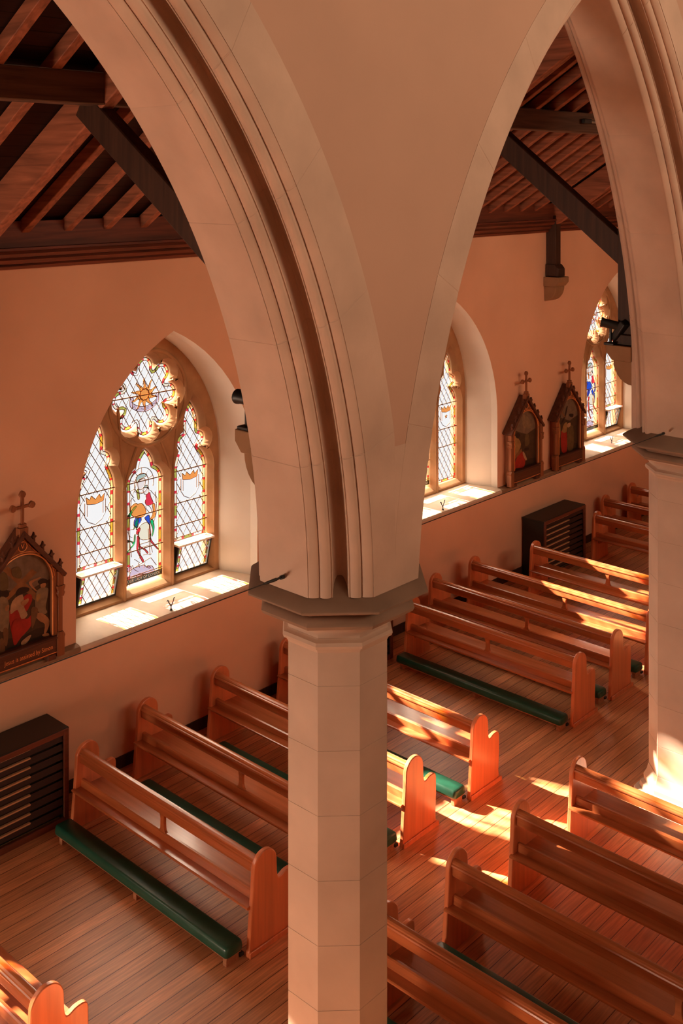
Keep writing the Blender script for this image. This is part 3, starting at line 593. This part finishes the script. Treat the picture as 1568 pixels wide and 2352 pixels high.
TY=[PY[0]-.05,PY[1]-.05,17.10]
TL=['dark roof truss with a knee brace above the central pillar','dark roof truss with a long knee brace running down behind the right arch','dark roof truss standing on the wall corbel in the far bay']
for y,l in zip(TY,TL):
    t=thing('roof_truss',l,'roof truss',(0,y,0),'roof trusses')
    m=MB(); m.prism([(.02,zr(.02)-.28),(4.72,zr(4.72)-.28),(4.72,zr(4.72)+.16),(.02,zr(.02)+.16)],1,-.07,.07); m.build('principal_rafter',M['rafter'],t,bevel=.012,seg=1)
    m=MB(); beam(m,*(((2.20,7.67),(4.62,5.99)) if y<8 else ((2.42,7.82),(4.66,6.05))),.15,.27); m.build('knee_brace',M['roofdark'],t,bevel=.012,seg=1)
    m=MB(); m.box((4.52,-.09,5.12),(4.735,.09,9.0)); m.box((4.47,-.12,5.075),(4.735,.12,5.20)); m.build('arcade_post',M['roofdark'],t,bevel=.01,seg=1)
    if y<15: continue
    m=MB(); m.box((.005,-.09,5.3),(.20,.09,6.3)); m.prism([(.005,5.2),(.27,5.2),(.27,5.34),(.2,5.42),(.005,5.42)],1,-.12,.12); m.build('wall_post',M['roofdark'],t,bevel=.01,seg=1)
m=MB(); m.box((2.33,Y0+.2,zr(2.33)-.13),(2.58,Y1-.2,zr(2.58)+.0)); o=m.build('roof_purlin',M['purlin'],bevel=.012,seg=1); tag(o,'long dark horizontal purlin under the rafters','roof beam')
def corbel(x,y,s,label,grp=None):
    t=thing('stone_corbel',label,'corbel',(x,y,0 if x<1 else -.115),'stone corbels')
    w=.15; p=[(0,5.18),(.30,5.18),(.30,5.10),(.24,5.02)]+[(.24-.24*(1-math.cos(R(a))),5.02-.27*math.sin(R(a))) for a in range(12,91,13)]+[(0,4.75)]
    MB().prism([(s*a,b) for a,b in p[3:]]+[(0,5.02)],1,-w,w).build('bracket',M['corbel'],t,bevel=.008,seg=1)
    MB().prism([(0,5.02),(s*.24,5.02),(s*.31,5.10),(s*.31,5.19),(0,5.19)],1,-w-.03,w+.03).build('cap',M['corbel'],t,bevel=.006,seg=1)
corbel(0.003,17.10,1,'stone corbel on the orange wall under the dark wall post')
corbel(4.735,TY[1],-1,'stone corbel behind the right pillar arch carrying floodlights')
corbel(4.735,TY[0],-1,'stone corbel peeping out left of the central arch by the window')
# ------------------------------------------------------------------ stations of the cross
PM=[M[n] for n in ('p_sky','p_ground','p_wood','p_red','p_pale','p_dark','p_flesh','p_grey','p_brown','p_olive','p_ochre','p_hill')]
PI={'wood':2,'red':3,'pale':4,'dark':5,'flesh':6,'grey':7,'brown':8,'olive':9,'ochre':10}
def station(y,label,figs,numeral=None,words=None):
    t=thing('station_of_the_cross',label,'wall plaque',(0.0,y,1.68),'carved station plaques on the aisle wall')
    hole=[(-.37,.225),(.37,.225)]+[(.37*math.cos(R(a)),.86+.37*math.sin(R(a))*1.0) for a in range(0,181,10)]
    house=[(-.44,.03),(.44,.03),(.44,.93),(0,1.43),(-.44,.93)]
    MB().prism(house,0,.004,.10).build('case',M['stframe'],t,bevel=.004,seg=1)
    v,f=fill_curve([house,hole],.028,.008); MB().add([(.125+q[2],q[0],q[1]) for q in v],f).build('front_frame',M['stframe'],t,recalc=False)
    for s in (-1,1):
        rf=MB(); rf.prism([(0,1.50),(s*.53,.905),(s*.50,.875),(0,1.43)],0,.004,.205); rf=rf.build('gable_roof',M['stdark'],t,bevel=.004,seg=1)
        for k in range(4):
            q=.24+.21*k; cu,cz=s*.53*q,1.50-.595*q
            c=MB(); c.prism([(cu-.014,cz-.01),(cu+.014,cz-.01),(cu+.012,cz+.03),(cu+.034,cz+.05),(cu+.014,cz+.062),(cu,cz+.10),(cu-.014,cz+.062),(cu-.034,cz+.05),(cu-.012,cz+.03)],0,.15,.185); c.build('crocket',M['stdark'],t,bevel=.003,seg=1)
        cl=MB(); cu=s*.465
        cl.box((.09,cu-.045,.0),(.185,cu+.045,.20)); cl.prism([(cu-.045,.20),(cu+.045,.20),(cu+.055,.225),(cu+.03,.27),(cu-.03,.27),(cu-.055,.225)],0,.09,.185)
        cl.box((.11,cu-.028,.27),(.17,cu+.028,.66)); cl.prism([(cu-.03,.66),(cu+.03,.66),(cu+.048,.70),(cu+.035,.72),(cu+.05,.76),(cu+.05,.78),(cu-.05,.78),(cu-.05,.76),(cu-.035,.72),(cu-.048,.70)],0,.095,.19)
        cl.box((.10,cu-.036,.78),(.18,cu+.036,.94)); cl.build('colonnette',M['stframe'],t,bevel=.004,seg=1)
        MB().box((.03,s*.36-.05,-.022),(.17,s*.36+.05,.04)).build('foot_bracket',M['stdark'],t,bevel=.006,seg=1)
    cr=MB(); cr.box((.11,-.055,1.44),(.185,.055,1.53)); cr.box((.12,-.04,1.53),(.175,.04,1.57)); cr.box((.135,-.017,1.56),(.165,.017,1.88)); cr.box((.138,-.10,1.735),(.162,-.017,1.768)); cr.box((.138,.017,1.735),(.162,.10,1.768))
    for a,b in ((-.115,1.752),(.115,1.752),(0,1.885)):
        cr.prism([(a-.04,b),(a-.022,b-.03),(a,b-.038),(a+.022,b-.03),(a+.04,b),(a+.022,b+.03),(a,b+.042),(a-.022,b+.03)],0,.13,.17)
    cr.build('finial_cross',M['stframe'],t,bevel=.004,seg=1)
    bp=MB(); bp.box((.09,-.425,.045),(.165,.425,.205)); bp.prism([(.09,.205),(.185,.205),(.185,.225),(.17,.24),(.09,.24)],1,-.425,.425); bp=bp.build('base_panel',M['stdark'],t,bevel=.004,seg=1)
    if words:
        vs,fs=text_mesh(words,.072); MB().add([(.1665,v[0]*.80+.075,v[1]+.125) for v in vs],fs).build('inscription',M['gold'],bp,smooth=0,recalc=False)
    MB().box((.164,-.42,.05),(.168,.42,.058)).build('gilt_line',M['gold'],bp,smooth=0)
    g=MB(); g.tube([(.156,.372,.26),(.156,.372,.86)]+[(.156,.372*math.cos(R(a)),.86+.372*math.sin(R(a))) for a in range(6,181,6)]+[(.156,-.372,.26)],.0085,8); g.tube([(.156,.395*math.cos(R(a)),.87+.385*math.sin(R(a))) for a in range(5,176,6)],.005,6); g.build('gilt_moulding',M['gold'],t)
    g=MB(); g.tube([(.157,-.415,.955),(.157,0,1.408),(.157,.415,.955)],.0045,6); g.build('gilt_gable_line',M['gold'],t)
    md=MB(); md.prism([(.052*math.cos(R(a)),1.322+.052*math.sin(R(a))) for a in range(0,360,15)],0,.15,.158); md=md.build('medallion',M['stdark'],t,smooth=0)
    g=MB(); g.tube([(.158,.052*math.cos(R(a)),1.322+.052*math.sin(R(a))) for a in range(0,361,15)],.006,6); g.build('medallion_ring',M['gold'],md)
    if numeral:
        vs,fs=text_mesh(numeral,.075); MB().add([(.1585,v[0],v[1]+1.322) for v in vs],fs).build('numeral',M['gold'],md,smooth=0,recalc=False)
    # the painting, a flat panel
    pa=MB(); X=.1035
    pa.add([(X,u,z) for u,z in hole],[tuple(range(len(hole)))],0)
    pa.add([(X+.0006,u,z) for u,z in smooth_poly([(-.369,.226),(.369,.226),(.369,.34),(.2,.36),(0,.33),(-.2,.37),(-.369,.35)],0)],[tuple(range(7))],1)
    pa.add([(X+.0003,u,z) for u,z in [(-.369,.34),(.369,.34),(.369,.86),(.25,.84),(.1,.80),(-.1,.86),(-.25,.92),(-.369,.9)]],[tuple(range(8))],11)
    for k,(n,pl) in enumerate(figs):
        if n in ('PIC','FR'): continue
        pl=[(max(-.365,min(.365,u)),max(.23,z-.015)) for u,z in pl]
        # keep figures inside the arched opening
        pl=[(u,z) if z<.86 or math.hypot(u,z-.86)<.36 else (u*.36/math.hypot(u,z-.86),.86+(z-.86)*.36/math.hypot(u,z-.86)) for u,z in pl]
        q=pl if n=='wood' else spline_poly(pl,3)
        pa.add([(X+.001+.0004*k,u,z) for u,z in q],[tuple(range(len(q)))],PI[n])
    pa.build('painting',PM,t,smooth=0,recalc=False)
    return t
def backing(figs): return figs
station(6.29,'carved gothic plaque numbered V with a painting of a cross bearer in red',ST1,'V','Jesus is assisted by Simon')
station(16.13,'carved gothic plaque painted with a kneeling figure in red, beside the middle window',ST2)
station(17.57,'carved gothic plaque painted with a standing figure in red, beside the far window',ST3)
# ------------------------------------------------------------------ pews and kneelers
END=[(0,0),(.585,0),(.585,.055),(.565,.062),(.556,.12),(.560,.22),(.568,.34),(.568,.46),(.567,.53),(.560,.558),(.545,.574),(.52,.582),(.48,.582),(.445,.577),(.415,.564),(.392,.556),(.370,.560),(.358,.585),(.35,.63),(.348,.74)]+\
    [(.205+.143*math.cos(R(a)),.742+.143*math.sin(R(a))) for a in range(10,171,10)]+[(.062,.742),(.055,.60),(.042,.45),(.028,.30),(.014,.15),(.006,.062),(0,.055)]
RAIL=[(.105,.695),(.165,.695),(.170,.705),(.170,.795),(.178,.802),(.176,.816),(.160,.832),(.138,.836),(.118,.830),(.106,.818),(.104,.806),(.094,.800),(.090,.788),(.094,.776),(.102,.772),(.099,.71)]
LOW=[(.112,.437),(.155,.437),(.160,.505),(.152,.516),(.128,.518),(.116,.508)]
SEAT=[(.012,.412),(.50,.402),(.525,.407),(.53,.420),(.52,.430),(.49,.432),(.16,.437),(.012,.440),(.004,.434),(.004,.420)]
_cache={}
def pew_parts(L,t,wood):
    key=(round(L,2),)
    if key not in _cache:
        T=.048; d={}
        d['end_panel']=[MB().prism(END,0,0,T).build('end_panel',M['pewend'],None,bevel=.008,seg=2,smooth=30),MB().prism(END,0,L-T,L).build('end_panel',M['pewend'],None,bevel=.008,seg=2,smooth=30)]
        d['top_rail']=[MB().prism(RAIL,0,T*.6,L-T*.6).build('top_rail',M['pew'],None,smooth=28)]
        d['back_rail']=[MB().prism(LOW,0,T*.6,L-T*.6).build('back_rail',M['pew'],None,smooth=28)]
        d['seat']=[MB().prism(SEAT,0,T*.6,L-T*.6).build('seat',M['pew'],None,smooth=28)]
        x=L-1.40; w=.036
        bal=[(x-w*1.7,.512),(x-w,.535),(x-w*.8,.57),(x-w*.72,.64),(x-w,.68),(x-w*1.9,.70),(x+w*1.9,.70),(x+w,.68),(x+w*.72,.64),(x+w*.8,.57),(x+w,.535),(x+w*1.7,.512)]
        d['baluster']=[MB().prism(bal,1,.116,.152).build('baluster',M['pew'],None,bevel=.004,seg=1,smooth=35)]
        d['plinth']=[MB().box((L,.0,0),(L+.018,.60,.055)).build('plinth',M['pewend'],None,bevel=.005,seg=1),MB().box((-.018,.0,0),(0,.60,.055)).build('plinth',M['pewend'],None,bevel=.005,seg=1)]
        for xx in (T,L-T):
            s=1 if xx<L/2 else -1
            d.setdefault('seat_bracket',[]).append(MB().prism([(.20,.30),(.46,.30),(.50,.41),(.16,.41)],0,xx-.002*s,xx+.03*s).build('seat_bracket',M['pew'],None,smooth=0))
        _cache[key]=d
        for l in d.values():
            for o in l: o.parent=t
    else:
        for l in _cache[key].values():
            for o in l: c=o.copy(); COL.objects.link(c); c.parent=t
def pew(x0,y0,L,label,grp):
    t=thing('church_pew',label,'pew',(x0,y0,0),grp); pew_parts(L,t,None); return t
XE=3.45
LEFT='pews along the aisle wall'; RIGHT='pews of the nave block'
pews=[('A',0.61,6.580,'open-backed wooden pew beside the heater at left, with a pale lit seat'),
('B',0.30,7.620,'dark wooden pew just behind the pew beside the left heater'),
('C',0.30,8.740,'wooden pew whose knotty salmon end panel stands just right of the central pillar'),
('D',0.30,9.930,'brightly sunlit wooden pew emerging right of the central pillar'),
('E',0.66,12.130,'wooden pew above a long dark green kneeler in the middle distance'),
('F',0.32,13.100,'dark-backed wooden pew behind the pew with the long dark green kneeler'),
('G',0.32,14.120,'pew with sunlit right half running behind the right pillar'),
('H',0.64,15.420,'open-backed pew standing in front of the far heater'),
('I',0.58,17.570,'pew directly beyond the far heater, with an open back'),
('J',0.18,18.600,'dark pew against the wall, second beyond the far heater'),
('K',0.16,19.700,'farthest dark pew against the wall at right'),
('L',0.62,4.325,'blown-out sunlit pew at the bottom left corner')]
for k,x0,y0,lb in pews: pew(x0,y0,XE-x0,lb,LEFT)
for y0,lb in ((9.90,'nave pew nearest the right pillar with a rounded shadow on its seat'),(8.81,'nave pew second back from the right pillar, its end in shade'),(7.77,'nave pew third from the right pillar, with a teal kneeler behind it'),(6.775,'nave pew at the bottom edge beside the central pillar foot')):
    pew(4.69,y0,3.6,lb,RIGHT)
_k={}
def kneeler(x0,x1,y1,label,grp):
    t=thing('kneeler',label,'kneeler',(x0,y1,0),grp); L=x1-x0
    key=round(L,2)
    if key not in _k:
        d=[]
        r=.028; q=[]
        for cx,cz,a0 in ((-.03,.155,0),(-.175,.155,90),(-.182,.112,180),(-.022,.112,270)):
            for a in range(a0,a0+91,30): q.append((cx+r*math.cos(R(a)),cz+r*math.sin(R(a))))
        m=MB(); rings=[]
        for x,s in ((0,.80),(.012,.93),(.035,1),(L-.035,1),(L-.012,.93),(L,.80)): rings.append([(x,-.102+(a+.102)*s,.13+(b-.13)*s) for a,b in q])
        m.loft(rings); d.append(m.build('cushion',M['green'],t,smooth=50))
        d.append(MB().box((.01,-.19,.072),(L-.01,-.015,.092)).build('board',M['kwood'],t,bevel=.003,seg=1))
        for x in (.06,L*.5-.025,L-.075): d.append(MB().box((x,-.18,0),(x+.05,-.03,.074)).build('leg',M['kwood'],t,bevel=.004,seg=1))
        d.append(MB().box((L-.05,-.03,.02),(L-.01,.02,.05)).build('hinge',M['iron'],t,bevel=.003,seg=1))
        _k[key]=d
    else:
        for o in _k[key]: c=o.copy(); COL.objects.link(c); c.parent=t
    return t
KG='green kneelers of the aisle pews'
for x0,y1,lb in ((.68,6.55,'long dark green kneeler on the floor in front of the left heater'),(.68,7.59,'dark green kneeler seen over the back of the pew beside the left heater'),
    (.68,8.71,'green kneeler behind the second pew from the left heater, ending right of the pillar foot'),(.68,9.90,'bright emerald kneeler end beside the sunlit pew right of the pillar'),(.72,12.10,'long dark green kneeler in the middle distance with wooden feet'),
    (.68,13.07,'green kneeler end peeping between the two mid-distance pew ends'),(.68,14.09,'small green kneeler end beside the right pillar')):
    kneeler(x0,3.41,y1,lb,KG)
for y1,lb in ((7.745,'teal kneeler on the floor between two nave pews at lower right'),(6.75,'green kneeler at the bottom edge by the central pillar')):
    kneeler(4.69+.02,8.2,y1,lb,'kneelers of the nave pews')
# ------------------------------------------------------------------ heater cabinets
def heater(y0,y1,label,fr=.5):
    t=thing('heater_cabinet',label,'heater',(0.03,y0,0),'slatted heater cabinets'); w=y1-y0; H=1.02; D=.44
    c=MB(); c.box((0,0,0),(.02,w,H-.03)); c.box((.02,0,0),(D-.02,.025,H-.03)); c.box((.02,w-.025,0),(D-.02,w,H-.03)); c.box((.02,.025,.02),(D-.12,w-.025,.04)); c.build('case',M['heater'],t,smooth=0)
    MB().box((-.005,-.015,H-.03),(D-.01,w+.015,H)).build('top',M['heater'],t,bevel=.006,seg=1)
    f=MB(); a=D-.02; b=D+.01
    f.box((a,0,0),(b,.055,H-.005)); f.box((a,w-.055,0),(b,w,H-.005)); f.box((a,.055,H-.06),(b,w-.055,H-.005)); f.box((a,.055,0),(b,w-.055,.07)); f.build('front_frame',M['hframe'],t,bevel=.004,seg=1)
    f=MB(); f.box((.12,.05,.06),(.30,w-.05,.9)); f.build('radiator',M['heater'],t,bevel=.02,seg=2)
    for k in range(9):
        z=.095+k*.098
        s=MB(); s.prism([(a-.03,z+.062),(a-.018,z),(a-.004,z+.004),(a-.016,z+.070)],1,.055,w-.055); s=s.build('slat',M['slat'],t,smooth=0)
        MB().box((a-.022,.075,z+.066),(a+.006,w*fr,z+.082)).build('lit_slat_edge',M['slatlit'],s,smooth=0)  # light on the slat painted in as a pale strip over part of its width
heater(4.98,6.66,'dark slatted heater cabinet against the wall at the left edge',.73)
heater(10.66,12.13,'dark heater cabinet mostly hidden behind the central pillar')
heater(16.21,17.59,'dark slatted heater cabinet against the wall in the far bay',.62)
# ------------------------------------------------------------------ small fittings
def hook(x,y,label):
    t=MB()
    t.tube([(0,0,0),(0,0,.045),(0,-.012,.07),(0,-.035,.10),(0,-.04,.125),(0,-.052,.135),(0,-.064,.125)],.007,6)
    t.tube([(0,0,.05),(0,.02,.08),(0,.035,.11),(0,.045,.14),(0,.058,.145)],.007,6)
    t.lathe([(.018,0),(.018,.012),(.008,.02)],10); o=t.build('window_stay_hook',M['iron']); o.location=(x,y,1.667); tag(o,label,'hook','iron hooks on the sills')
hook(.045,8.40,'little forked iron hook on the sill of the near stained glass window')
hook(.045,13.88,'little forked iron hook on the middle window sill')
hook(-.10,19.60,'little forked iron hook on the far window sill')
def wire(a,b,label):
    t=thing('tie_wire',label,'wire',a,'wires strung between the pillars'); A=Vector((0,0,0)); B=Vector(b)-Vector(a); d=B.normalized()
    m=MB(); m.tube([tuple(d*.02),tuple(B)],.0035,6); m.build('cable',M['iron'],t)
    m=MB(); m.tube([tuple(A),tuple(d*.03),tuple(d*.031),tuple(d*.07),tuple(d*.071),tuple(d*.16),tuple(d*.20)],[.015,.015,.008,.008,.012,.010,.004],8); m.build('turnbuckle',M['iron'],t)
wire((5.29,PY[0]-HB+.0,4.25),(5.29,.75,4.25),'thin wire running left from an anchor on the central pillar capital')
wire((5.29,PY[1]-HB,4.25),(5.29,PY[0]+HB,4.25),'thin wire strung from the right pillar capital towards the central pillar')
def spot(x,y,z,label,yaw,tilt=0):
    t=thing('spotlight',label,'spotlight',(x,y,z),'black spotlights on the corbels')
    m=MB(); m.lathe([(.035,-.10),(.05,-.09),(.052,.08),(.058,.09),(.058,.11),(.05,.11),(.046,.07),(.01,.06)],16,cap=True); o=m.build('lamp_body',M['black'],t)
    o.rotation_euler=(0,R(90+tilt),R(yaw))
    MB().box((-.012,-.012,-.22),(.012,.012,-.04)).build('bracket',M['black'],t,smooth=0)
    MB().box((-.06,-.05,-.235),(.06,.05,-.21)).build('foot',M['black'],t,bevel=.004,seg=1)
spot(4.50,5.60,5.31,'black spotlight tube poking out left of the central arch',180)
spot(4.47,11.24,5.31,'small black spotlight tube beside the floodlight on the right corbel',205,-12)
t=thing('floodlight','black rectangular floodlight tilted on the corbel behind the right arch','floodlight',(4.56,11.40,5.075))
m=MB(); m.box((-.03,-.17,-.13),(.05,.17,.13)); o=m.build('housing',M['black'],t,bevel=.012,seg=2); o.location=(0.02,0,.17); o.rotation_euler=(0,R(38),R(-12))
m=MB(); m.box((-.036,-.15,-.11),(-.031,.15,.11)); o=m.build('lens',M['lens'],t,smooth=0); o.location=(0.02,0,.17); o.rotation_euler=(0,R(38),R(-12))
MB().box((-.03,-.03,0),(.03,.03,.15)).build('stand',M['black'],t,smooth=0)
t=thing('strip_light','small black lamp with a pale tube fixed to the purlin in the far bay','lamp',(2.60,13.95,7.80))
MB().box((0,-.16,-.035),(.06,.05,.035)).build('housing',M['black'],t,bevel=.01,seg=1)
m=MB(); m.tube([(.04,-.05,-.01),(.04,.42,-.01)],.018,8); m.build('tube',M['lens'],t)
m=MB(); m.tube([(1.50,5.60,7.72),(1.12,5.45,7.50),(.62,5.25,7.25),(.3,5.1,7.05)],.009,6); o=m.build('hanging_cable',M['cable']); tag(o,'thin twisted cable hanging below the near roof truss at upper left','cable')
# ------------------------------------------------------------------ camera, sun, sky, added nave and west fill lamps
ca=bpy.data.cameras.new('camera'); co_=bpy.data.objects.new('camera',ca); COL.objects.link(co_); S.camera=co_
co_.location=(10.65,0,7.0); co_.rotation_euler=(R(90),0,R(42.707))
ca.sensor_fit='VERTICAL'; ca.sensor_height=36; ca.lens=2495/2352*36; ca.shift_y=-(1176-406)/2352; ca.clip_start=.05; ca.clip_end=200
SKY=11.5; GROUND=.72; SUN=56.0; EXPO=0.42; NAVE=((4,95),(10,95),(16,95)); WEST=600
W=bpy.data.worlds.new('sky'); S.world=W; W.use_nodes=True; nt=W.node_tree; bg=nt.nodes['Background']
tc=nd(nt,'ShaderNodeTexCoord'); sx=nd(nt,'ShaderNodeSeparateXYZ'); rp=nd(nt,'ShaderNodeValToRGB'); mr=nd(nt,'ShaderNodeMapRange')
mr.inputs['From Min'].default_value=-.25; mr.inputs['From Max'].default_value=.75
nt.links.new(tc.outputs['Generated'],sx.inputs[0]); nt.links.new(sx.outputs[2],mr.inputs['Value']); nt.links.new(mr.outputs[0],rp.inputs['Fac'])
e=rp.color_ramp.elements; e[0].position=.24; e[0].color=(GROUND,GROUND,GROUND*1.01,1); e[1].position=.34; e[1].color=(SKY,SKY*.80,SKY*.60,1)
nt.links.new(rp.outputs[0],bg.inputs[0]); bg.inputs[1].default_value=1.0
su=bpy.data.lights.new('sun','SUN'); so=bpy.data.objects.new('sun',su); COL.objects.link(so); su.energy=SUN; su.angle=R(.9); su.color=(1,.78,.60)
so.rotation_euler=Vector((1,.30,-.52)).to_track_quat('-Z','Y').to_euler()
def area(name,loc,rot,sx,sy,e,col,portal=False):
    l=bpy.data.lights.new(name,'AREA'); l.shape='RECTANGLE'; l.size=sx; l.size_y=sy; l.energy=e; l.color=col; l.cycles.is_portal=portal
    o=bpy.data.objects.new(name,l); COL.objects.link(o); o.location=loc; o.rotation_euler=rot; return o
for w in WY: area('sky_portal',(-.74,w,3.35),(0,R(-90),0),3.6,2.4,1,(1,1,1),True)
for y,e in NAVE:
    o=area('nave_fill',(16.35,y,9.3),(0,R(90),0),2.2,4.5,e,(1,.70,.47)); o.data.spread=R(95)  # unseen lamps added to light the spandrel from the nave side
area('west_fill',(1.3,-7.8,.95),(R(90),0,0),2.2,1.7,WEST,(1,.76,.56))  # unseen low lamp added to light pillars and pew backs from the west
V=S.view_settings; S.display_settings.display_device='sRGB'; V.view_transform='Standard'; V.look='None'; V.gamma=1; V.use_curve_mapping=False; V.exposure=EXPO
cy=S.cycles; cy.use_denoising=True; cy.denoiser='OPENIMAGEDENOISE'; cy.max_bounces=10; cy.diffuse_bounces=6; cy.transparent_max_bounces=16; cy.glossy_bounces=4; cy.sample_clamp_indirect=6; cy.caustics_reflective=False; cy.caustics_refractive=False
